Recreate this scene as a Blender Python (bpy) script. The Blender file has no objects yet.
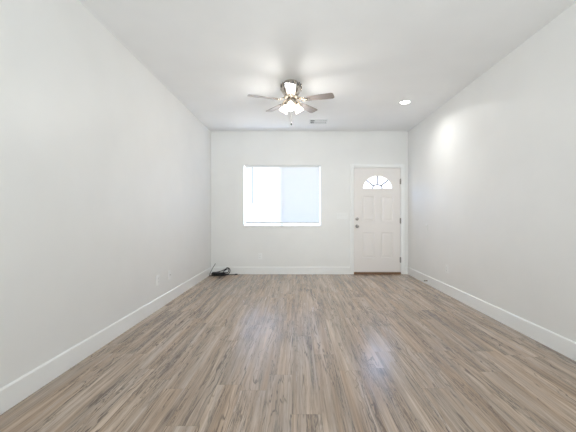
import bpy, bmesh, math, random
from mathutils import Vector, Matrix, Euler
random.seed(7)
SC = bpy.context.scene
COL = SC.collection
PI = math.pi

# ------------------------------------------------------------------ camera, world, daylight, exposure
F_PX = 333.0
cam_d = bpy.data.cameras.new('camera'); cam = bpy.data.objects.new('camera', cam_d); COL.objects.link(cam)
cam.location = (0, 0, 1.107); cam.rotation_euler = (PI/2, 0, 0)
cam_d.sensor_width = 36; cam_d.lens = F_PX/576*36
cam_d.shift_x = -9.2/576; cam_d.shift_y = 1.0/576
cam_d.clip_start = 0.05
SC.camera = cam

SKY_COL = (0.42, 0.61, 1.0); SKY_STR = 44.0
w = bpy.data.worlds.new('sky'); SC.world = w; w.use_nodes = True
_t = w.node_tree; _g = _t.nodes.new('ShaderNodeTexCoord'); _s = _t.nodes.new('ShaderNodeSeparateXYZ'); _r = _t.nodes.new('ShaderNodeValToRGB')
_t.links.new(_g.outputs['Generated'], _s.inputs[0]); _m = _t.nodes.new('ShaderNodeMath'); _m.operation = 'MULTIPLY_ADD'
_m.inputs[1].default_value = 0.5; _m.inputs[2].default_value = 0.5; _t.links.new(_s.outputs[2], _m.inputs[0]); _t.links.new(_m.outputs[0], _r.inputs[0])
_r.color_ramp.elements[0].position = 0.44; _r.color_ramp.elements[0].color = (0.22, 0.22, 0.215, 1)   # sunlit paving outside
for _p, _c in ((0.50, (0.09, 0.09, 0.09)), (0.575, (0.088, 0.088, 0.09))):                              # hazy band of houses and trees
    _e = _r.color_ramp.elements.new(_p); _e.color = (*_c, 1)
_r.color_ramp.elements[-1].position = 0.615; _r.color_ramp.elements[-1].color = (*SKY_COL, 1)            # open sky
_t.links.new(_r.outputs[0], w.node_tree.nodes['Background'].inputs[0])
w.node_tree.nodes['Background'].inputs[1].default_value = SKY_STR

def area(name, loc, rot, sx, sy, power, color):
    l = bpy.data.lights.new(name, 'AREA'); l.shape = 'RECTANGLE'; l.size = sx; l.size_y = sy
    l.energy = power; l.color = color
    o = bpy.data.objects.new(name, l); COL.objects.link(o); o.location = loc; o.rotation_euler = rot
    return o
# added fill lamp, unseen behind the camera, to even out the room light
fill_ = area('rear_fill', (0.24, -2.1, 1.0), (PI-1.17, 0, 0), 1.0, 1.0, 92, (0.91, 0.99, 1.025))
fill_.data.spread = math.radians(105)

SC.view_settings.view_transform = 'Standard'; SC.view_settings.look = 'None'
SC.view_settings.gamma = 1; SC.view_settings.use_curve_mapping = False
SC.view_settings.exposure = -0.33

# ------------------------------------------------------------------ room dimensions
XL, XR, YB, YR, ZC = -1.674, 2.151, 6.46, -2.6, 2.767
T = 0.14

# ------------------------------------------------------------------ node helpers and materials
def newmat(name):
    m = bpy.data.materials.new(name); m.use_nodes = True
    nt = m.node_tree; b = nt.nodes['Principled BSDF']
    return m, nt, b
def nd(nt, typ, **kw):
    n = nt.nodes.new(typ)
    for k, v in kw.items():
        if k.startswith('i_'): n.inputs[int(k[2:])].default_value = v
        else: setattr(n, k, v)
    return n
def mth(nt, op, a, b=None, c=None, clamp=False):
    n = nt.nodes.new('ShaderNodeMath'); n.operation = op; n.use_clamp = clamp
    for i, v in enumerate((a, b, c)):
        if v is None: continue
        if isinstance(v, (int, float)): n.inputs[i].default_value = v
        else: nt.links.new(v, n.inputs[i])
    return n.outputs[0]
def ramp(nt, fac, stops, interp='LINEAR'):
    n = nt.nodes.new('ShaderNodeValToRGB'); n.color_ramp.interpolation = interp
    els = n.color_ramp.elements
    els[0].position, els[0].color = stops[0][0], (*stops[0][1], 1)
    els[1].position, els[1].color = stops[-1][0], (*stops[-1][1], 1)
    for p, c in stops[1:-1]:
        e = els.new(p); e.color = (*c, 1)
    nt.links.new(fac, n.inputs[0]); return n.outputs[0]
def mixc(nt, fac, a, b, blend='MIX'):
    n = nt.nodes.new('ShaderNodeMix'); n.data_type = 'RGBA'; n.blend_type = blend
    for sock, v in ((n.inputs[0], fac), (n.inputs[6], a), (n.inputs[7], b)):
        if isinstance(v, (int, float)): sock.default_value = v
        elif isinstance(v, tuple): sock.default_value = (*v, 1)
        else: nt.links.new(v, sock)
    return n.outputs[2]

def paint(name, col, rough=0.6, bump=0.0, scale=180, var=0.015, spec=0.4):
    """painted surface: faint roller mottling and orange-peel bump"""
    m, nt, b = newmat(name)
    tc = nd(nt, 'ShaderNodeTexCoord')
    n1 = nd(nt, 'ShaderNodeTexNoise'); n1.inputs['Scale'].default_value = 2.2; n1.inputs['Detail'].default_value = 3
    nt.links.new(tc.outputs['Object'], n1.inputs['Vector'])
    lo = tuple(c*(1-var) for c in col); hi = tuple(min(1, c*(1+var)) for c in col)
    nt.links.new(ramp(nt, n1.outputs[0], [(0.3, lo), (0.7, hi)]), b.inputs['Base Color'])
    b.inputs['Roughness'].default_value = rough
    b.inputs['Specular IOR Level'].default_value = spec
    if bump:
        n2 = nd(nt, 'ShaderNodeTexNoise'); n2.inputs['Scale'].default_value = scale; n2.inputs['Detail'].default_value = 2
        nt.links.new(tc.outputs['Object'], n2.inputs['Vector'])
        bp = nd(nt, 'ShaderNodeBump'); bp.inputs['Strength'].default_value = bump; bp.inputs['Distance'].default_value = 0.002
        nt.links.new(n2.outputs[0], bp.inputs['Height']); nt.links.new(bp.outputs[0], b.inputs['Normal'])
    return m
def metal(name, col, rough):
    m, nt, b = newmat(name)
    tc = nd(nt, 'ShaderNodeTexCoord'); n1 = nd(nt, 'ShaderNodeTexNoise'); n1.inputs['Scale'].default_value = 60
    nt.links.new(tc.outputs['Object'], n1.inputs['Vector'])
    nt.links.new(ramp(nt, n1.outputs[0], [(0.3, tuple(c*.92 for c in col)), (0.7, col)]), b.inputs['Base Color'])
    b.inputs['Metallic'].default_value = 1; b.inputs['Roughness'].default_value = rough
    return m
def emit(name, col, strength, base=(0.9, 0.9, 0.9)):
    m, nt, b = newmat(name)
    b.inputs['Base Color'].default_value = (*base, 1); b.inputs['Roughness'].default_value = 0.3
    b.inputs['Emission Color'].default_value = (*col, 1); b.inputs['Emission Strength'].default_value = strength
    return m

M = {}
M['wall'] = paint('wall_paint', (0.832, 0.826, 0.806), 0.42, 0.06, spec=0.5)
M['ceil'] = paint('ceiling_paint', (0.90, 0.90, 0.895), 0.75, 0.12)
M['trim'] = paint('trim_enamel', (0.88, 0.88, 0.865), 0.35)
M['door'] = paint('door_enamel', (0.83, 0.79, 0.76), 0.38)
M['plastic'] = paint('white_plastic', (0.87, 0.87, 0.855), 0.4)
M['slot'] = paint('dark_slot', (0.10, 0.10, 0.10), 0.6)
M['vinyl'] = paint('window_vinyl', (0.86, 0.87, 0.87), 0.35)
M['nickel'] = metal('brushed_nickel', (0.60, 0.55, 0.49), 0.20)
M['dknickel'] = metal('satin_nickel', (0.42, 0.39, 0.36), 0.32)
M['hinge'] = metal('hinge_steel', (0.30, 0.28, 0.26), 0.38)
M['black'] = paint('black_rubber', (0.012, 0.012, 0.014), 0.42)
M['grey_cable'] = paint('grey_cable_jacket', (0.17, 0.15, 0.13), 0.5)
M['thresh'] = paint('threshold_wood', (0.20, 0.105, 0.055), 0.45, var=0.12)
M['stop'] = metal('door_stop_bronze', (0.20, 0.14, 0.10), 0.4)
M['vent'] = paint('vent_enamel', (0.80, 0.81, 0.81), 0.4)
M['duct'] = paint('duct_dark', (0.05, 0.055, 0.055), 0.8)
M['came'] = paint('grey_caming', (0.15, 0.15, 0.16), 0.6)
M['lens'] = emit('downlight_lens', (1.0, 0.97, 0.92), 14)
M['bulb'] = emit('bulb', (1.0, 0.86, 0.66), 18)

def m_shade():
    m, nt, b = newmat('frosted_shade_glass')
    b.inputs['Base Color'].default_value = (0.95, 0.93, 0.90, 1); b.inputs['Roughness'].default_value = 0.35
    b.inputs['Emission Color'].default_value = (1.0, 0.90, 0.76, 1); b.inputs['Emission Strength'].default_value = 2.6
    tr = nd(nt, 'ShaderNodeBsdfTranslucent'); tr.inputs[0].default_value = (1, .95, .88, 1)
    mx = nd(nt, 'ShaderNodeMixShader'); mx.inputs[0].default_value = 0.45
    nt.links.new(b.outputs[0], mx.inputs[1]); nt.links.new(tr.outputs[0], mx.inputs[2])
    nt.links.new(mx.outputs[0], nt.nodes['Material Output'].inputs[0]); return m
M['shade'] = m_shade()
def m_glass(name, frosted, tint=1.0):
    m, nt, b = newmat(name)
    b.inputs['Base Color'].default_value = (0.9, 0.93, 0.95, 1); b.inputs['Roughness'].default_value = 0.08
    t = nd(nt, 'ShaderNodeBsdfTransparent'); t.inputs[0].default_value = (tint, tint, tint, 1)
    tl = nd(nt, 'ShaderNodeBsdfTranslucent'); tl.inputs[0].default_value = (.97*tint, .98*tint, tint, 1)
    m1 = nd(nt, 'ShaderNodeMixShader'); m1.inputs[0].default_value = frosted
    nt.links.new(t.outputs[0], m1.inputs[1]); nt.links.new(tl.outputs[0], m1.inputs[2])
    gl = nd(nt, 'ShaderNodeBsdfGlossy'); gl.inputs['Roughness'].default_value = 0.05
    m2 = nd(nt, 'ShaderNodeMixShader'); m2.inputs[0].default_value = 0.05
    nt.links.new(m1.outputs[0], m2.inputs[1]); nt.links.new(gl.outputs[0], m2.inputs[2])
    nt.links.new(m2.outputs[0], nt.nodes['Material Output'].inputs[0]); return m
M['glass'] = m_glass('clear_glass', 0.0)
M['frost'] = m_glass('frosted_glass', 0.06, 0.80)
def m_screen():
    m, nt, b = newmat('insect_screen')
    b.inputs['Base Color'].default_value = (0.10, 0.11, 0.12, 1)
    t = nd(nt, 'ShaderNodeBsdfTransparent')
    mx = nd(nt, 'ShaderNodeMixShader'); mx.inputs[0].default_value = 0.40
    nt.links.new(t.outputs[0], mx.inputs[1]); nt.links.new(b.outputs[0], mx.inputs[2])
    nt.links.new(mx.outputs[0], nt.nodes['Material Output'].inputs[0]); return m
M['screen'] = m_screen()
def m_slat():
    m, nt, b = newmat('blind_slat_vinyl')
    b.inputs['Base Color'].default_value = (0.88, 0.89, 0.89, 1); b.inputs['Roughness'].default_value = 0.4
    tl = nd(nt, 'ShaderNodeBsdfTranslucent'); tl.inputs[0].default_value = (0.93, 0.90, 0.86, 1)
    mx = nd(nt, 'ShaderNodeMixShader'); mx.inputs[0].default_value = 0.05
    nt.links.new(b.outputs[0], mx.inputs[1]); nt.links.new(tl.outputs[0], mx.inputs[2])
    nt.links.new(mx.outputs[0], nt.nodes['Material Output'].inputs[0]); return m
M['slat'] = m_slat()

def m_floor():
    m, nt, b = newmat('oak_vinyl_plank')
    L = nt.links.new
    tc = nd(nt, 'ShaderNodeTexCoord'); sp = nd(nt, 'ShaderNodeSeparateXYZ'); L(tc.outputs['Object'], sp.inputs[0])
    X, Y = sp.outputs[0], sp.outputs[1]
    W, LEN = 0.1665, 1.22
    u = mth(nt, 'DIVIDE', mth(nt, 'ADD', X, 0.363), W)
    i = mth(nt, 'FLOOR', u); fu = mth(nt, 'SUBTRACT', u, i)
    wn1 = nd(nt, 'ShaderNodeTexWhiteNoise', noise_dimensions='1D'); L(i, wn1.inputs['W'])
    v = mth(nt, 'ADD', mth(nt, 'DIVIDE', Y, LEN), mth(nt, 'MULTIPLY', wn1.outputs[0], 7.31))
    j = mth(nt, 'FLOOR', v); fv = mth(nt, 'SUBTRACT', v, j)
    cid = nd(nt, 'ShaderNodeCombineXYZ'); L(i, cid.inputs[0]); L(j, cid.inputs[1])
    wn = nd(nt, 'ShaderNodeTexWhiteNoise', noise_dimensions='2D'); L(cid.outputs[0], wn.inputs['Vector'])
    r = wn.outputs[0]
    wn2 = nd(nt, 'ShaderNodeTexWhiteNoise', noise_dimensions='3D')
    c2 = nd(nt, 'ShaderNodeCombineXYZ'); L(i, c2.inputs[0]); L(j, c2.inputs[1]); c2.inputs[2].default_value = 5.5
    L(c2.outputs[0], wn2.inputs['Vector']); r2 = wn2.outputs[0]
    def coords(sx, sy, off):
        c = nd(nt, 'ShaderNodeCombineXYZ')
        L(mth(nt, 'MULTIPLY', X, sx), c.inputs[0]); L(mth(nt, 'MULTIPLY', Y, sy), c.inputs[1])
        L(mth(nt, 'MULTIPLY', r, off), c.inputs[2]); return c.outputs[0]
    def noise(sx, sy, off, detail=4, dist=0.0, rough=0.55):
        n = nd(nt, 'ShaderNodeTexNoise'); n.inputs['Scale'].default_value = 1; n.inputs['Detail'].default_value = detail
        n.inputs['Distortion'].default_value = dist; n.inputs['Roughness'].default_value = rough
        L(coords(sx, sy, off), n.inputs['Vector']); return n.outputs[0]
    broad = noise(12, 0.45, 61, 3, 0.5)               # soft bands inside a plank
    fine = noise(95, 2.6, 83, 5, 0.4, 0.65)         # fibre
    crack = noise(36, 1.5, 137, 6, 1.8, 0.62)       # dark split grain
    patch = noise(8, 1.0, 211, 2)                   # where the dark grain gathers
    tone = mth(nt, 'ADD', mth(nt, 'MULTIPLY', broad, 0.93), mth(nt, 'MULTIPLY', r, 0.07))
    base = ramp(nt, tone, [(0.30, (0.34, 0.242, 0.168)), (0.44, (0.435, 0.325, 0.236)), (0.54, (0.54, 0.418, 0.314)), (0.70, (0.65, 0.525, 0.41))])
    hue = ramp(nt, noise(11, 0.55, 251, 3, 0.4), [(0.40, (0, 0, 0)), (0.62, (1, 1, 1))])
    warm = mixc(nt, mth(nt, 'MULTIPLY', hue, 0.5), mixc(nt, 0.35, base, (0.45, 0.310, 0.210)), (0.42, 0.365, 0.312))
    grey = mixc(nt, mth(nt, 'MULTIPLY', r2, 0.14), warm, (0.40, 0.36, 0.32))   # some planks lean grey
    fib = ramp(nt, fine, [(0.30, (0.78, 0.77, 0.76)), (0.60, (1.08, 1.08, 1.08))])
    col = mixc(nt, 1.0, grey, fib, 'MULTIPLY')
    # dark weathered streaks, then split grain lines that gather in them
    streak = noise(14, 0.62, 137, 5, 1.0, 0.60)
    sf = ramp(nt, streak, [(0.47, (0, 0, 0)), (0.68, (1, 1, 1))])
    col = mixc(nt, mth(nt, 'MULTIPLY', sf, 0.50), col, (0.150, 0.110, 0.085))
    band = noise(38, 0.8, 171, 4, 0.8, 0.6)
    col = mixc(nt, 1.0, col, ramp(nt, band, [(0.36, (0.84, 0.83, 0.82)), (0.60, (1.09, 1.09, 1.09))]), 'MULTIPLY')
    ridge = mth(nt, 'ABSOLUTE', mth(nt, 'SUBTRACT', crack, 0.5))
    line = mth(nt, 'SUBTRACT', 1.0, mth(nt, 'DIVIDE', ridge, 0.055), clamp=True)
    gate = ramp(nt, patch, [(0.49, (0, 0, 0)), (0.57, (1, 1, 1))])
    gate2 = mth(nt, 'MAXIMUM', mth(nt, 'MULTIPLY', gate, 0.8), mth(nt, 'MULTIPLY', sf, 0.9))
    # long meandering growth lines, stronger down the middle of a plank
    meander = noise(5.5, 0.75, 313, 4, 0.7, 0.55)
    wave = mth(nt, 'SINE', mth(nt, 'MULTIPLY', mth(nt, 'ADD', mth(nt, 'MULTIPLY', fu, 4.0), mth(nt, 'MULTIPLY', meander, 9.0)), 6.2832))
    wl = mth(nt, 'MULTIPLY', mth(nt, 'SUBTRACT', wave, 0.72), 3.6, clamp=True)
    gate3 = ramp(nt, noise(9, 0.9, 419, 3), [(0.45, (0, 0, 0)), (0.60, (1, 1, 1))])
    wl = mth(nt, 'MULTIPLY', mth(nt, 'MULTIPLY', wl, gate3), 0.75)
    lf = mth(nt, 'MAXIMUM', wl, mth(nt, 'MULTIPLY', mth(nt, 'MULTIPLY', line, gate2), 0.95))
    col = mixc(nt, lf, col, (0.060, 0.044, 0.036))
    # seams: long joints and butt joints
    eu = mth(nt, 'MULTIPLY', mth(nt, 'MINIMUM', fu, mth(nt, 'SUBTRACT', 1.0, fu)), W)
    ev = mth(nt, 'MULTIPLY', mth(nt, 'MINIMUM', fv, mth(nt, 'SUBTRACT', 1.0, fv)), LEN)
    e = mth(nt, 'MINIMUM', eu, ev)
    seam = mth(nt, 'SUBTRACT', 1.0, mth(nt, 'DIVIDE', e, 0.0022), clamp=True)
    col = mixc(nt, mth(nt, 'MULTIPLY', seam, 0.45), col, (0.12, 0.09, 0.07))
    L(col, b.inputs['Base Color'])
    L(ramp(nt, fine, [(0.3, (0.28, 0.28, 0.28)), (0.7, (0.22, 0.22, 0.22))]), b.inputs['Roughness'])
    b.inputs['Specular IOR Level'].default_value = 0.6
    bp = nd(nt, 'ShaderNodeBump'); bp.inputs['Strength'].default_value = 0.05; bp.inputs['Distance'].default_value = 0.001
    hgt = mth(nt, 'SUBTRACT', fine, mth(nt, 'ADD', seam, lf))
    L(hgt, bp.inputs['Height']); L(bp.outputs[0], b.inputs['Normal'])
    return m
M['floor'] = m_floor()

def m_blade():
    m, nt, b = newmat('blade_grey_oak'); L = nt.links.new
    tc = nd(nt, 'ShaderNodeTexCoord'); mp = nd(nt, 'ShaderNodeMapping'); mp.inputs['Scale'].default_value = (3, 60, 1)
    L(tc.outputs['Object'], mp.inputs[0]); n = nd(nt, 'ShaderNodeTexNoise'); n.inputs['Scale'].default_value = 1.5; n.inputs['Detail'].default_value = 5
    L(mp.outputs[0], n.inputs['Vector'])
    L(ramp(nt, n.outputs[0], [(0.3, (0.16, 0.13, 0.115)), (0.7, (0.29, 0.25, 0.23))]), b.inputs['Base Color'])
    b.inputs['Roughness'].default_value = 0.30; b.inputs['Coat Weight'].default_value = 0.4; b.inputs['Coat Roughness'].default_value = 0.25
    return m
M['blade'] = m_blade()

# ------------------------------------------------------------------ mesh helpers
def BM(): return bmesh.new()
def box(bm, x0, x1, y0, y1, z0, z1, mat=None):
    c = ((x0+x1)/2, (y0+y1)/2, (z0+z1)/2)
    mx = Matrix.Translation(c) @ Matrix.Diagonal((abs(x1-x0), abs(y1-y0), abs(z1-z0), 1))
    if mat is not None: mx = mat @ mx
    return bmesh.ops.create_cube(bm, size=1, matrix=mx)['verts']
def bevel(bm, off, seg=2):
    bmesh.ops.bevel(bm, geom=list(bm.edges), offset=off, segments=seg, profile=0.6, affect='EDGES', clamp_overlap=True)
def lathe(bm, prof, seg=32, mat=None, close=True):
    """revolve (r, z) points around Z"""
    rings = []
    for r, z in prof:
        if r < 1e-6:
            rings.append([bm.verts.new((0, 0, z))])
        else:
            rings.append([bm.verts.new((r*math.cos(2*PI*k/seg), r*math.sin(2*PI*k/seg), z)) for k in range(seg)])
    for a, c in zip(rings, rings[1:]):
        for k in range(seg):
            k2 = (k+1) % seg
            if len(a) == 1 and len(c) == 1: continue
            if len(a) == 1: bm.faces.new((a[0], c[k], c[k2]))
            elif len(c) == 1: bm.faces.new((a[k], c[0], a[k2]))
            else: bm.faces.new((a[k], c[k], c[k2], a[k2]))
    if mat is not None: bmesh.ops.transform(bm, matrix=mat, verts=[v for rg in rings for v in rg])
    bmesh.ops.recalc_face_normals(bm, faces=bm.faces)
def tube(bm, pts, rad, seg=8):
    pts = [Vector(p) for p in pts]; n = len(pts)
    rad = rad if isinstance(rad, (list, tuple)) else [rad]*n
    up = None; rings = []
    for i, p in enumerate(pts):
        t = (pts[min(i+1, n-1)] - pts[max(i-1, 0)]).normalized()
        if up is None:
            up = Vector((0, 0, 1)) if abs(t.z) < .9 else Vector((1, 0, 0))
        s = t.cross(up)
        if s.length < 1e-5: s = t.cross(Vector((0.3, 1, 0.2)))
        s.normalize(); up = s.cross(t).normalized()
        rings.append([bm.verts.new(p + rad[i]*(s*math.cos(2*PI*k/seg) + up*math.sin(2*PI*k/seg))) for k in range(seg)])
    for a, c in zip(rings, rings[1:]):
        for k in range(seg): bm.faces.new((a[k], a[(k+1) % seg], c[(k+1) % seg], c[k]))
    bm.faces.new(rings[0][::-1]); bm.faces.new(rings[-1])
    bmesh.ops.recalc_face_normals(bm, faces=bm.faces)
def prism(bm, pts, axis, a0, a1):
    """closed 2D outline extruded along an axis: 'y' outline is (x,z); 'z' outline is (x,y); 'x' outline is (y,z)"""
    def P(p, a):
        return {'y': (p[0], a, p[1]), 'z': (p[0], p[1], a), 'x': (a, p[0], p[1])}[axis]
    A = [bm.verts.new(P(p, a0)) for p in pts]; B = [bm.verts.new(P(p, a1)) for p in pts]
    bm.faces.new(A); bm.faces.new(B[::-1])
    for k in range(len(pts)):
        k2 = (k+1) % len(pts); bm.faces.new((A[k], B[k], B[k2], A[k2]))
    bmesh.ops.recalc_face_normals(bm, faces=bm.faces)
def spline(pts, sub=8):
    P = [Vector(p) for p in pts]; out = []
    for i in range(len(P)-1):
        p0 = P[max(i-1, 0)]; p1 = P[i]; p2 = P[i+1]; p3 = P[min(i+2, len(P)-1)]
        for k in range(sub):
            t = k/sub
            out.append(0.5*((2*p1) + (p2-p0)*t + (2*p0-5*p1+4*p2-p3)*t*t + (3*p1-p0-3*p2+p3)*t**3))
    out.append(P[-1]); return out
def obj(name, bm, mat, parent=None, smooth=False, loc=None, rot=None):
    me = bpy.data.meshes.new(name); bm.to_mesh(me); bm.free()
    if smooth:
        for p in me.polygons: p.use_smooth = True
    me.materials.append(M[mat] if isinstance(mat, str) else mat)
    o = bpy.data.objects.new(name, me); COL.objects.link(o)
    if parent: o.parent = parent
    if loc: o.location = loc
    if rot: o.rotation_euler = rot
    return o
def smooth_by_angle(o, deg=35):
    me = o.data
    bm = bmesh.new(); bm.from_mesh(me)
    for f in bm.faces: f.smooth = True
    for e in bm.edges:
        if len(e.link_faces) == 2 and e.calc_face_angle(0) > math.radians(deg): e.smooth = False
    bm.to_mesh(me); bm.free(); return o
def struct(name, bm, mat):
    o = obj(name, bm, mat); o['kind'] = 'structure'; return o
def thing(name, label, cat, loc=(0, 0, 0), rot=(0, 0, 0), group=None):
    o = bpy.data.objects.new(name, None); COL.objects.link(o); o.empty_display_size = 0.1
    o.location = loc; o.rotation_euler = rot; o['label'] = label; o['category'] = cat
    if group: o['group'] = group
    return o
def tag(o, label, cat, group=None):
    o['label'] = label; o['category'] = cat
    if group: o['group'] = group
    return o

# ------------------------------------------------------------------ the room shell
WX0, WX1, WZ0, WZ1 = -1.035, 0.456, 0.934, 2.113           # window opening
DX0, DX1, DZ1 = 1.075, 2.030, 2.082                        # door rough opening (jambs inside)

bm = BM(); box(bm, XL-T, XR+T, YR-T, YB+T, -0.10, 0.0); struct('floor', bm, 'floor')
bm = BM(); box(bm, XL-T, XR+T, YR-T, YB+T, ZC, ZC+0.10); struct('ceiling', bm, 'ceil')
bm = BM(); box(bm, XL-T, XL, YR-T, YB+T, 0, ZC); struct('wall_left', bm, 'wall')
bm = BM(); box(bm, XR, XR+T, YR-T, YB+T, 0, ZC); struct('wall_right', bm, 'wall')
def holed_wall(name, y0, y1, holes, x0, x1, mat):
    """wall in the XZ plane with rectangular openings, as one clean grid mesh"""
    xs = sorted({x0, x1, *[h[0] for h in holes], *[h[1] for h in holes]})
    zs = sorted({0.0, ZC, *[h[2] for h in holes], *[h[3] for h in holes]})
    solid = lambda i, k: 0 <= i < len(xs)-1 and 0 <= k < len(zs)-1 and not any(
        h[0] <= (xs[i]+xs[i+1])/2 <= h[1] and h[2] <= (zs[k]+zs[k+1])/2 <= h[3] for h in holes)
    bm = BM(); V = {}
    def v(i, k, y):
        key = (i, k, y)
        if key not in V: V[key] = bm.verts.new((xs[i], y, zs[k]))
        return V[key]
    for i in range(len(xs)-1):
        for k in range(len(zs)-1):
            if not solid(i, k): continue
            for y in (y0, y1): bm.faces.new((v(i, k, y), v(i+1, k, y), v(i+1, k+1, y), v(i, k+1, y)))
            for (di, dk, a, c) in ((-1, 0, (i, k), (i, k+1)), (1, 0, (i+1, k), (i+1, k+1)), (0, -1, (i, k), (i+1, k)), (0, 1, (i, k+1), (i+1, k+1))):
                if not solid(i+di, k+dk):
                    bm.faces.new((v(*a, y0), v(*c, y0), v(*c, y1), v(*a, y1)))
    bmesh.ops.recalc_face_normals(bm, faces=bm.faces)
    return struct(name, bm, mat)
holed_wall('wall_back', YB, YB+T, [(WX0, WX1, WZ0, WZ1), (DX0, DX1, 0.0, DZ1)], XL, XR, 'wall')
holed_wall('wall_rear', YR-T, YR, [], XL, XR, 'wall')

# baseboards with an eased top
BH, BT = 0.140, 0.015
def base_prof(): return [(0, 0), (BT, 0), (BT, BH-0.008), (BT*0.6, BH), (0, BH)]
bm = BM(); prism(bm, [(XL+p[0], p[1]) for p in base_prof()], 'y', YR, YB); struct('baseboard_left', bm, 'trim')
bm = BM(); prism(bm, [(XR-p[0], p[1]) for p in base_prof()], 'y', YR, YB); struct('baseboard_right', bm, 'trim')
bm = BM(); prism(bm, [(YB-p[0], p[1]) for p in base_prof()], 'x', XL+BT, 1.022)
prism(bm, [(YB-p[0], p[1]) for p in base_prof()], 'x', 2.092, XR-BT); struct('baseboard_back', bm, 'trim')
bm = BM(); prism(bm, [(YR+p[0], p[1]) for p in base_prof()], 'x', XL+BT, XR-BT); struct('baseboard_rear', bm, 'trim')

# ------------------------------------------------------------------ window in the back wall
wy0, wy1 = YB+0.075, YB+0.125
fr = BM(); fw = 0.013
for x0, x1, z0, z1 in ((WX0, WX0+fw, WZ0, WZ1), (WX1-fw, WX1, WZ0, WZ1), (WX0+fw, WX1-fw, WZ1-fw, WZ1), (WX0+fw, WX1-fw, WZ0, WZ0+fw)):
    box(fr, x0, x1, wy0, wy1, z0, z1)
win = struct('window_1', fr, 'vinyl')
xm = -0.30
sash = BM()
for x0, x1, z0, z1 in ((xm-.03, xm+.03, WZ0+fw, WZ1-fw),): box(sash, x0, x1, wy0-.005, wy1-.01, z0, z1)
obj('meeting_stile', sash, 'vinyl', win)
bm = BM(); box(bm, WX0+fw, xm-.03, wy0+.022, wy0+.027, WZ0+fw, WZ1-fw); obj('pane', bm, 'glass', win)
bm = BM(); box(bm, xm+.03, WX1-fw, wy0+.022, wy0+.027, WZ0+fw, WZ1-fw); obj('pane', bm, 'glass', win)
bm = BM(); box(bm, xm+.02, WX1-fw, wy1+.002, wy1+.004, WZ0+fw, WZ1-fw); obj('insect_screen', bm, 'screen', win)
# sill board
bm = BM(); box(bm, WX0-0.004, WX1+0.004, YB-0.012, YB+0.074, WZ0-0.022, WZ0+0.012); bevel(bm, .003)
struct('trim_1', bm, 'trim')

# horizontal blind
bl = thing('window_blind', 'white horizontal slatted blind lowered and closed over the window', 'blind', ((WX0+WX1)/2, YB+0.036, WZ1))
BX = (WX1-WX0)/2 - 0.026; BHt = WZ1-WZ0
bm = BM(); box(bm, -BX-.012, BX+.012, -.020, .020, -.040, -.002); bevel(bm, .004); obj('head_rail', bm, 'vinyl', bl)
bm = BM(); n = 50; z_top, z_bot = -0.050, -BHt+0.072; tilt = math.radians(180-60)
for k in range(n):
    z = z_top + (z_bot-z_top)*k/(n-1)
    hw, th = 0.0135, 0.0007
    ring = []
    for a in (-1, -.5, 0, .5, 1):
        y = a*hw; c = 0.0018*(1-a*a)
        ring.append((y*math.cos(tilt) - c*math.sin(tilt), z + y*math.sin(tilt) + c*math.cos(tilt)))
    top = [(p[0]-th*math.sin(tilt)*.5, p[1]+th*math.cos(tilt)*.5) for p in ring]
    bot = [(p[0]+th*math.sin(tilt)*.5, p[1]-th*math.cos(tilt)*.5) for p in ring]
    prism(bm, top + bot[::-1], 'x', -BX, BX)
obj('slats', bm, 'slat', bl)
bm = BM(); box(bm, -BX, BX, -.013, .013, -BHt+.042, -BHt+.062); bevel(bm, .004); obj('bottom_rail', bm, 'plastic', bl)
for x in (-BX+.16, 0.0, BX-.16):
    bm = BM(); tube(bm, [(x, -.0165, -.04), (x, -.0165, -BHt+.050)], .0009, 6); obj('ladder_cord', bm, 'vinyl', bl)
wx = (252.4-297.2)/F_PX*(YB+.01) - (WX0+WX1)/2
bm = BM(); tube(bm, [(wx, -.026, -.045), (wx, -.028, -.09), (wx, -.028, -.745)], .0055, 8)
wm, nt_, b_ = newmat('clear_wand_plastic'); b_.inputs['Base Color'].default_value = (.20, .20, .20, 1); b_.inputs['Roughness'].default_value = .25
wand = obj('tilt_wand', bm, wm, bl, True); wand['label'] = 'grey tilt wand'
bm = BM(); tube(bm, [(wx, -.018, -.03), (wx, -.027, -.034), (wx, -.027, -.047)], .003, 6); obj('wand_hook', bm, 'dknickel', wand)

# ------------------------------------------------------------------ front door
SX0, SX1, SZ0, SZ1 = 1.103, 2.004, 0.040, 2.055
# casing (trim) and jamb
CW = 0.066
def casing_prof(sgn, x_in):      # stepped casing outline in (x,y)
    return [(x_in, YB), (x_in, YB-.010), (x_in+sgn*.012, YB-.013), (x_in+sgn*(CW-.010), YB-.018), (x_in+sgn*CW, YB-.014), (x_in+sgn*CW, YB)]
bm = BM()
prism(bm, casing_prof(-1, 1.091), 'z', 0, 2.068+CW)
prism(bm, casing_prof(1, 2.016), 'z', 0, 2.068+CW)
prism(bm, [(YB, 2.068), (YB-.010, 2.068), (YB-.013, 2.080), (YB-.018, 2.068+CW-.010), (YB-.014, 2.068+CW), (YB, 2.068+CW)], 'x', 1.091, 2.016)
struct('trim_2', bm, 'trim')
bm = BM()
box(bm, DX0, 1.099, YB, YB+T, 0, DZ1); box(bm, 2.008, DX1, YB, YB+T, 0, DZ1); box(bm, 1.099, 2.008, YB, YB+T, 2.060, DZ1)
box(bm, 1.099, 1.118, YB+.055, YB+.09, 0, 2.06); box(bm, 1.990, 2.008, YB+.055, YB+.09, 0, 2.06); box(bm, 1.118, 1.990, YB+.055, YB+.09, 2.042, 2.06)
struct('trim_3', bm, 'trim')
bm = BM(); box(bm, 1.099, 2.008, YB-.022, YB+.10, 0.0, 0.036); bevel(bm, .006)
thr = struct('trim_4', bm, 'thresh')

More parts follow.
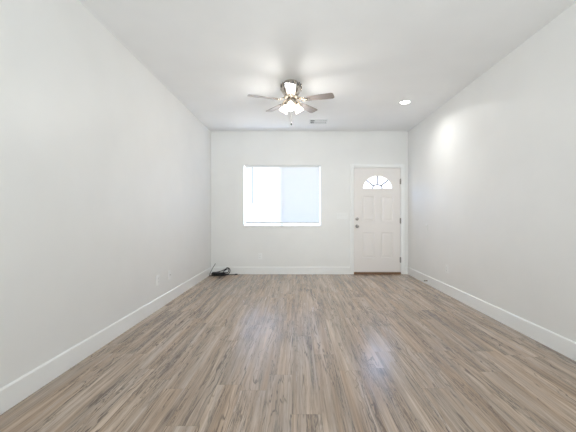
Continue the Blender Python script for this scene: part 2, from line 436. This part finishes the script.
# slab with raised panels, cut out for the fan light
dy0, dy1 = YB+.006, YB+.050
FCX, FCZ, FRX, FRZ = 1.557, 1.660, 0.279, 0.246
def arc(rx, rz, n=28): return [(FCX+rx*math.cos(PI*k/n), FCZ+rz*math.sin(PI*k/n)) for k in range(n+1)]
panels = [(1.268, 1.502, 1.02, 1.517), (1.628, 1.862, 1.02, 1.517), (1.268, 1.502, 0.311, 0.808), (1.628, 1.862, 0.311, 0.808)]
bm = BM()
def slab_face(y, inner):
    """one face of the slab with the arched hole, made by triangulated fill"""
    es = []
    outer = [bm.verts.new((x, y, z)) for x, z in ((SX0, SZ0), (SX1, SZ0), (SX1, SZ1), (SX0, SZ1))]
    hole = [bm.verts.new((x, y, z)) for x, z in arc(FRX, FRZ)]
    loops = [outer, hole]
    if inner:
        for p in panels: loops.append([bm.verts.new((x, y, z)) for x, z in ((p[0], p[2]), (p[1], p[2]), (p[1], p[3]), (p[0], p[3]))])
    for lp in loops:
        for k in range(len(lp)): es.append(bm.edges.new((lp[k], lp[(k+1) % len(lp)])))
    bmesh.ops.triangle_fill(bm, use_beauty=True, use_dissolve=False, edges=es)
    return loops
fA = slab_face(dy0, True); fB = slab_face(dy1, False)
for a, b2 in ((fA[0], fB[0]), (fA[1], fB[1])):
    for k in range(len(a)):
        k2 = (k+1) % len(a); bm.faces.new((a[k], a[k2], b2[k2], b2[k]))
# moulded panels: groove down, then raised field
for lp, p in zip(fA[2:], panels):
    prev = lp
    for ins, y in ((.012, dy0+.007), (.024, dy0+.007), (.050, dy0+.002)):
        ring = [bm.verts.new((x, y, z)) for x, z in ((p[0]+ins, p[2]+ins), (p[1]-ins, p[2]+ins), (p[1]-ins, p[3]-ins), (p[0]+ins, p[3]-ins))]
        for k in range(4): bm.faces.new((prev[k], prev[(k+1) % 4], ring[(k+1) % 4], ring[k]))
        prev = ring
    bm.faces.new(prev)
bmesh.ops.recalc_face_normals(bm, faces=bm.faces)
door = struct('door_1', bm, 'door')
# fan light: moulded frame, glass, grey caming
def arc_band(bm, rx0, rz0, rx1, rz1, y0, y1, n=28, base=0.0):
    I = arc(rx0, rz0, n); O = arc(rx1, rz1, n)
    prism_pts = O + I[::-1]
    A = [[bm.verts.new((x, y, z)) for x, z in L] for y in (y0, y1) for L in (O, I)]
    O0, I0, O1, I1 = A
    for k in range(n):
        for q in ((O0[k], O0[k+1], I0[k+1], I0[k]), (O1[k], I1[k], I1[k+1], O1[k+1]), (O0[k], O1[k], O1[k+1], O0[k+1]), (I0[k], I0[k+1], I1[k+1], I1[k])):
            bm.faces.new(q)
    for k in (0, n): bm.faces.new((O0[k], I0[k], I1[k], O1[k]))
    bmesh.ops.recalc_face_normals(bm, faces=bm.faces)
bm = BM(); arc_band(bm, FRX-.002, FRZ-.002, FRX+.028, FRZ+.028, dy0-.008, dy0+.002)
box(bm, FCX-FRX-.028, FCX+FRX+.028, dy0-.008, dy0+.002, FCZ-.028, FCZ+.001)
fl = obj('fan_light_frame', bm, 'door', door)
bm = BM(); prism(bm, arc(FRX, FRZ), 'y', dy0+.018, dy0+.024); obj('fan_light_pane', bm, 'frost', door)
bm = BM(); cy0, cy1 = dy0+.010, dy0+.017
arc_band(bm, 0.084, .066, .106, .088, cy0, cy1, 16)
for a in (PI/4*.92, PI/2, PI-PI/4*.92):
    c, s = math.cos(a), math.sin(a)
    p0 = (FCX+.094*c, FCZ+.076*s); p1 = (FCX+(FRX-.002)*c, FCZ+(FRZ-.002)*s)
    d = Vector((p1[0]-p0[0], p1[1]-p0[1])).normalized(); nx, nz = -d.y*.0120, d.x*.0120
    prism(bm, [(p0[0]+nx, p0[1]+nz), (p0[0]-nx, p0[1]-nz), (p1[0]-nx, p1[1]-nz), (p1[0]+nx, p1[1]+nz)], 'y', cy0, cy1)
obj('fan_light_caming', bm, 'came', door)
# knob, deadbolt (both turned on the Y axis)
RY = Matrix.Rotation(PI/2, 4, 'X')
def on_door(x, z): return Matrix.Translation((x, dy0, z)) @ RY
bm = BM(); lathe(bm, [(0, 0), (.033, 0), (.033, .004), (.026, .010), (.013, .013), (.012, .030), (.020, .036), (.027, .046), (.0285, .056), (.025, .066), (.014, .071), (0, .072)], 24, on_door(1.163, .929))
kn = obj('door_knob', bm, 'dknickel', door, True)
bm = BM(); lathe(bm, [(0, 0), (.031, 0), (.031, .006), (.024, .014), (.010, .016), (0, .016)], 24, on_door(1.163, 1.070))
db = obj('deadbolt', bm, 'dknickel', door, True)
bm = BM(); box(bm, 1.163-.006, 1.163+.006, dy0-.032, dy0-.014, 1.070-.018, 1.070+.018); bevel(bm, .003); obj('thumb_turn', bm, 'dknickel', db)
for z in (1.796, 1.035, 0.276):
    bm = BM(); lathe(bm, [(0, -.058), (.004, -.056), (.0085, -.051), (.0085, .051), (.004, .056), (0, .058)], 12, Matrix.Translation((2.0065, YB-.006, z)))
    for q in (-.017, .017): lathe(bm, [(.0085, q-.001), (.0091, q-.001), (.0091, q+.001), (.0085, q+.001)], 12, Matrix.Translation((2.0065, YB-.006, z)))
    box(bm, 1.990, 2.0065, YB+.001, YB+.0055, z-.05, z+.05)
    obj('hinge', bm, 'hinge', door)

# ------------------------------------------------------------------ ceiling fan
FX, FY = -0.075, 4.10
fan = thing('ceiling_fan', 'nickel flush mount ceiling fan with five grey wood blades and lit glass shades', 'ceiling fan', (FX, FY, ZC))
bm = BM()
lathe(bm, [(0, 0), (.085, 0), (.088, -.014), (.092, -.024), (.116, -.030), (.125, -.040), (.127, -.095), (.120, -.110), (.102, -.140), (.088, -.160), (.088, -.172), (0, -.172)], 40)
hs = smooth_by_angle(obj('motor_housing', bm, 'nickel', fan))
# ornate pierced band around the housing
N = 14; vh0 = None
for k in range(N):
    R = Matrix.Rotation(2*PI*k/N, 4, 'Z')
    if vh0 is None:
        bm = BM(); lathe(bm, [(0, .004), (.014, .002), (.016, 0), (.0, 0)], 12, Matrix.Translation((.1265, 0, -.060)) @ Matrix.Rotation(PI/2, 4, 'Y') @ Matrix.Diagonal((1.5, .75, 1, 1)))
        vh0 = vh = obj('vent_hole', bm, 'slot', hs)
    else:
        vh = vh0.copy(); COL.objects.link(vh); vh.parent = hs
    vh.matrix_basis = R
bm = BM()
for k in range(N):
    R = Matrix.Rotation(2*PI*(k+.5)/N, 4, 'Z')
    pts = [R @ Vector(p) for p in ((.128, -.006, -.030), (.131, .006, -.045), (.131, -.006, -.062), (.131, .006, -.080), (.126, 0, -.100))]
    tube(bm, spline(pts, 4), .005, 6)
obj('scroll_band', bm, 'nickel', hs, True)
# flywheel ring where the blade irons bolt on
bm = BM(); lathe(bm, [(0, -.172), (.080, -.172), (.090, -.178), (.090, -.200), (.078, -.208), (0, -.208)], 32); smooth_by_angle(obj('flywheel', bm, 'nickel', fan))
BZ = -.236+.012
blade_me = None
for k in range(5):
    ang = -PI/2 + 2*PI*k/5
    Rz = Matrix.Rotation(ang, 4, 'Z'); pitch = Matrix.Rotation(math.radians(-11), 4, 'X')
    if k == 0:
        # outline along +X, rounded tip, narrower root
        r0, r1, w0, w1, cr = 0.175, 0.535, 0.047, 0.060, 0.030
        pts = [(r0, -w0+.012), (r0+.012, -w0), (r1-cr, -w1)]
        pts += [(r1-cr+cr*math.sin(a), -w1+cr-cr*math.cos(a)) for a in (PI/8, PI/4, 3*PI/8, PI/2)]
        pts = pts + [(x, -y) for x, y in pts[::-1]]
        bm = BM(); prism(bm, pts, 'z', -.003, .003)
        bl0 = obj('blade', bm, 'blade', fan)
        bm = BM()
        # blade iron: scrolled arms from flywheel to a three-lobed plate under the blade
        for s in (-1, 1):
            tube(bm, spline([(.082, s*.012, .020), (.105, s*.026, .018), (.130, s*.036, .006), (.160, s*.030, -.006), (.190, s*.014, -.007)], 5), .0055, 8)
            tube(bm, spline([(.120, s*.012, .010), (.128, s*.024, .004), (.140, s*.020, .000), (.134, s*.010, .002), (.122, s*.014, .008)], 4), .0035, 6)
        tube(bm, [(.080, 0, .022), (.110, 0, .016), (.160, 0, -.005), (.200, 0, -.0065)], [.009, .007, .007, .005], 8)
        outl = [(.170 + .055*math.cos(a)*(1+.18*math.cos(3*a)), .036*math.sin(a)*(1+.18*math.cos(3*a))) for a in [2*PI*q/30 for q in range(30)]]
        prism(bm, outl, 'z', -.0075, -.0032)
        for sx, sy in ((.205, 0), (.165, .022), (.165, -.022)): lathe(bm, [(0, -.011), (.004, -.0105), (.006, -.0075), (0, -.0075)], 10, Matrix.Translation((sx, sy, 0)))
        bi0 = obj('blade_iron', bm, 'nickel', bl0, True)
        bl, bi = bl0, bi0
    else:
        bl = bl0.copy(); COL.objects.link(bl); bl.parent = fan
        bi = bi0.copy(); COL.objects.link(bi); bi.parent = bl
    bl.matrix_basis = Matrix.Translation((0, 0, BZ)) @ Rz @ pitch
# light kit
bm = BM(); lathe(bm, [(0, -.208), (.050, -.208), (.062, -.216), (.066, -.232), (.058, -.262), (.036, -.282), (.012, -.290), (0, -.291)], 32)
lk = obj('light_fitter', bm, 'nickel', fan, True)
for k in range(3):
    ang = -PI/2 + 2*PI*k/3 + math.radians(-3)
    Rz = Matrix.Rotation(ang, 4, 'Z')
    tiltm = Matrix.Translation((.058, 0, -.252)) @ Matrix.Rotation(math.radians(-33), 4, 'Y')
    X = Rz @ tiltm
    bm = BM(); lathe(bm, [(0, .006), (.014, .004), (.021, -.008), (.023, -.024), (.020, -.027), (0, -.027)], 20, X)
    sk = obj('lamp_socket', bm, 'nickel', fan, True)
    bm = BM()
    prof = [(.022, -.022), (.027, -.032), (.035, -.050), (.043, -.072), (.050, -.095), (.058, -.116)]
    lathe(bm, prof + [(r-.0025, z) for r, z in prof[::-1]] + [prof[0]], 28, X)
    sh = obj('lamp_shade', bm, 'shade', fan, True); sh['label'] = 'lit frosted glass bell shade'
    bm = BM(); lathe(bm, [(0, -.027), (.010, -.030), (.012, -.042), (.021, -.060), (.022, -.074), (.014, -.088), (0, -.092)], 16, X)
    obj('bulb', bm, 'bulb', sh, True)
    l = bpy.data.lights.new('fan_lamp', 'POINT'); l.energy = 13; l.color = (1, .985, .955); l.shadow_soft_size = .05
    lo = bpy.data.objects.new('fan_lamp', l); COL.objects.link(lo); lo.parent = fan; lo.location = (X @ Vector((0, 0, -.130)))
bm = BM(); zc0, zc1 = -.289, -.500
for q in range(46):
    z = zc0 + (zc1-zc0)*q/45
    lathe(bm, [(0, .0024), (.0015, .0014), (.0015, -.0014), (0, -.0024)], 6, Matrix.Translation((.004, -.030, z)))
tube(bm, [(.004, -.030, zc0+.02), (.004, -.030, zc1)], .0008, 6)
pc = obj('pull_chain', bm, 'black', fan)
bm = BM(); lathe(bm, [(0, 0), (.004, -.002), (.006, -.012), (.0095, -.024), (.009, -.034), (.004, -.040), (0, -.041)], 14, Matrix.Translation((.004, -.030, zc1)))
po = obj('pull_knob', bm, 'black', pc, True); po['label'] = 'small dark pull knob'

# ------------------------------------------------------------------ recessed ceiling light
rl = thing('recessed_light', 'round white recessed downlight, switched on, in the ceiling near the door', 'ceiling light', (1.557, 4.81, ZC))
bm = BM(); lathe(bm, [(.072, -.001), (.088, -.001), (.090, -.004), (.086, -.007), (.070, -.006), (.066, -.003), (.072, -.001)], 36); obj('trim_ring', bm, 'plastic', rl, True)
bm = BM(); lathe(bm, [(0, -.0015), (.068, -.0015), (.066, -.0045), (0, -.0055)], 36); obj('lens', bm, 'lens', rl, True)
l = bpy.data.lights.new('downlight', 'AREA'); l.shape = 'DISK'; l.size = .13; l.energy = 9.5; l.color = (1, 1, .985); l.spread = math.radians(150)
lo = bpy.data.objects.new('downlight', l); COL.objects.link(lo); lo.parent = rl; lo.location = (0, 0, -.012)

# ------------------------------------------------------------------ ceiling air register
vt = thing('ceiling_vent', 'white three way louvred air register in the ceiling behind the fan', 'vent', (.365, 5.78, ZC))
vw, vd = .155, .125
bm = BM()
for x0, x1, y0, y1 in ((-vw, vw, -vd, -vd+.022), (-vw, vw, vd-.022, vd), (-vw, -vw+.022, -vd+.022, vd-.022), (vw-.022, vw, -vd+.022, vd-.022)):
    box(bm, x0, x1, y0, y1, -.010, -.0005)
bevel(bm, .002, 1); obj('frame', bm, 'vent', vt)
bm = BM(); box(bm, -vw+.02, vw-.02, -vd+.02, vd-.02, -.002, -.0006); obj('duct_opening', bm, 'duct', vt)
ix0 = -vw+.022; ix1 = vw-.022; xa, xb = ix0+.070, ix1-.070
bm = BM()
for x in (xa, xb): box(bm, x-.004, x+.004, -vd+.022, vd-.022, -.011, -.002)
box(bm, ix0, ix1, -.004, .004, -.011, -.002); obj('divider_bars', bm, 'vent', vt)
def louvre(x, y, w, along_x, ang):
    bm = BM()
    if along_x: mx = Matrix.Translation((x, y, -.008)) @ Matrix.Rotation(ang, 4, 'X'); box(bm, -w/2, w/2, -.008, .008, -.0006, .0006, mx)
    else: mx = Matrix.Translation((x, y, -.008)) @ Matrix.Rotation(ang, 4, 'Y'); box(bm, -.008, .008, -w/2, w/2, -.0006, .0006, mx)
    return obj('louvre', bm, 'vent', vt)
for half in (-1, 1):
    yc = half*(vd-.022+.004)/2; hl = vd-.022-.004
    for q in range(4):
        louvre(ix0+.010+q*.0160, yc, hl, False, math.radians(78))
        louvre(xb+.010+q*.0160, yc, hl, False, math.radians(-25))
    for q in range(6):
        louvre((xa+xb)/2, half*(.013+q*.0165), xb-xa-.008, True, math.radians(4 if half < 0 else 7))

# ------------------------------------------------------------------ wall plates
def wall_frame(side, u, z):
    """location and rotation so that local +X runs along the wall and local -Y points into the room"""
    if side == 'back': return (u, YB, z), (0, 0, 0)
    if side == 'left': return (XL, u, z), (0, 0, PI/2)
    return (XR, u, z), (0, 0, -PI/2)
def plate(bm, w, h):
    box(bm, -w/2, w/2, -.0075, 0, -h/2, h/2); bevel(bm, .0025)
def outlet(side, u, z, label):
    loc, rot = wall_frame(side, u, z)
    t = thing('wall_outlet', label, 'outlet', loc, rot, 'duplex wall outlets')
    bm = BM(); plate(bm, .072, .118); obj('cover_plate', bm, 'plastic', t)
    for s in (-1, 1):
        bm = BM(); pts = []
        for k in range(20):
            a = 2*PI*k/20; pts.append((.0165*math.cos(a), max(-.0125, min(.0125, .0165*math.sin(a)))+s*.0205))
        prism(bm, pts, 'y', -.0095, -.006); r = obj('receptacle', bm, 'plastic', t)
        bm = BM()
        for x, hh in ((-.006, .0045), (.006, .0035)): box(bm, x-.0011, x+.0011, -.0099, -.009, s*.0205+.003-hh, s*.0205+.003+hh)
        lathe(bm, [(0, .0012), (.0022, .0012), (.0022, 0), (0, 0)], 10, Matrix.Translation((0, -.0088, s*.0205-.008)) @ RY)
        obj('slots', bm, 'slot', r)
    bm = BM(); lathe(bm, [(0, .001), (.003, .0007), (.0034, 0), (0, 0)], 10, Matrix.Translation((0, -.0073, 0)) @ RY); obj('screw', bm, 'plastic', t)
    return t
outlet('back', -.720, .345, 'white outlet low on the back wall below the window')
outlet('left', 4.00, .350, 'white outlet on the left wall, the one of the pair nearer the camera')
outlet('right', 4.78, .360, 'white outlet low on the right wall above the baseboard')
# second plate on the left wall: cable jack
loc, rot = wall_frame('left', 4.36, .350)
t = thing('wall_jack', 'white jack plate on the left wall, the one of the pair nearer the cable', 'wall plate', loc, rot)
bm = BM(); plate(bm, .072, .118); obj('cover_plate', bm, 'plastic', t)
bm = BM(); lathe(bm, [(0, .010), (.0035, .010), (.0035, .004), (.0065, .004), (.0065, 0), (0, 0)], 12, Matrix.Translation((0, -.0073, 0)) @ RY); obj('jack', bm, 'dknickel', t)
# light switches
def switch(side, u, z, n, label):
    loc, rot = wall_frame(side, u, z)
    t = thing('light_switch', label, 'light switch', loc, rot)
    w = .072 + (n-1)*.046
    bm = BM(); plate(bm, w, .118); obj('cover_plate', bm, 'plastic', t)
    for k in range(n):
        x = (k-(n-1)/2)*.046
        bm = BM(); prism(bm, [(-.006, -.033), (-.0085, -.033), (-.0100, .0), (-.0165, .033), (-.006, .033)], 'x', x-.0165, x+.0165); obj('rocker', bm, 'plastic', t)
    return t
switch('back', .872, 1.127, 4, 'wide white four gang switch plate beside the door')
switch('right', 5.52, .930, 1, 'small white single switch plate on the right wall near the door')

# spring door stop on the right baseboard
ds = thing('door_stop', 'small dark spring door stop on the right baseboard near the door', 'door stop', (XR-BT, 5.47, .060), (0, 0, -PI/2))
bm = BM(); lathe(bm, [(0, .006), (.010, .005), (.012, 0), (0, 0)], 14, RY); obj('mounting_base', bm, 'stop', ds, True)
bm = BM(); tube(bm, [(.006*math.cos(a), -.004-.036*a/(2*PI*12), .006*math.sin(a)) for a in [2*PI*12*q/168 for q in range(169)]], .0016, 5); obj('spring', bm, 'stop', ds, True)
bm = BM(); lathe(bm, [(0, .018), (.007, .016), (.009, .008), (.008, 0), (0, 0)], 14, Matrix.Translation((0, -.038, 0)) @ RY); obj('rubber_tip', bm, 'black', ds, True)

# ------------------------------------------------------------------ coiled cable in the far left corner
def P(px, py, y): return ((px-297.2)*y/F_PX, y, 1.107-(py-217)*y/F_PX)
cb = thing('coiled_cable', 'black cable coiled in a loose heap on the floor in the far left corner', 'cable', (-1.465, 6.27, 0))
cx, cy = -1.49, 6.27
rr = .0075
pts = []
for q in range(0, 5*16+1):
    a = 2*PI*q/16; lap = q/16
    rx = .135 - .006*lap + .012*math.sin(lap*2.1); ry = .075 - .004*lap
    pts.append((rx*math.cos(a)+.01*math.sin(lap*1.7)-.02, ry*math.sin(a)+.006*math.cos(lap*2.3), rr + lap*.0095 + .003*math.sin(a*1.5)*min(1, lap)))
zend = pts[-1][2]
# the last turns stand up on the right
up = [(pts[-1][0], pts[-1][1], zend), (.07, .05, .075), (.14, .075, .120), (.165, .06, .105), (.155, .02, .06), (.10, -.02, .062), (.0, -.01, .060),
      (-.06, .02, .066), (.02, .03, .082), (.10, .045, .115), (.13, .06, .142), (.17, .05, .135), (.195, .03, .095), (.18, .0, .045), (.14, -.03, .040), (.07, -.045, .058)]
bm = BM(); tube(bm, pts + spline(up, 8)[1:], rr, 8); obj('cable', bm, 'black', cb, True)
bm = BM(); tail = spline([(.02, .075, .012), (.10, .088, .009), (.17, .070, .009), (.24, .095, .009), (.285, .10, .009)], 8); tube(bm, tail, .007, 8)
obj('cable_tail', bm, 'black', cb, True)
bm = BM(); box(bm, .275, .325, .085, .115, .0, .022); bevel(bm, .005); obj('plug', bm, 'black', cb)
bm = BM(); box(bm, -.13, .005, -.05, .03, .048, .072); bevel(bm, .008)
obj('power_brick', bm, 'black', cb)
# thin rod standing against the back wall in the corner
st = spline([(-1.648, 6.25, .006), (-1.640, 6.30, .06), (-1.612, 6.38, .14), (-1.582, 6.445, .205)], 6)
bm = BM(); tube(bm, [Vector(p)-Vector((-1.465, 6.27, 0)) for p in st], .006, 8)
le = obj('loose_end', bm, 'grey_cable', cb, True); le['label'] = 'thin grey brown cable end rising out of the corner'
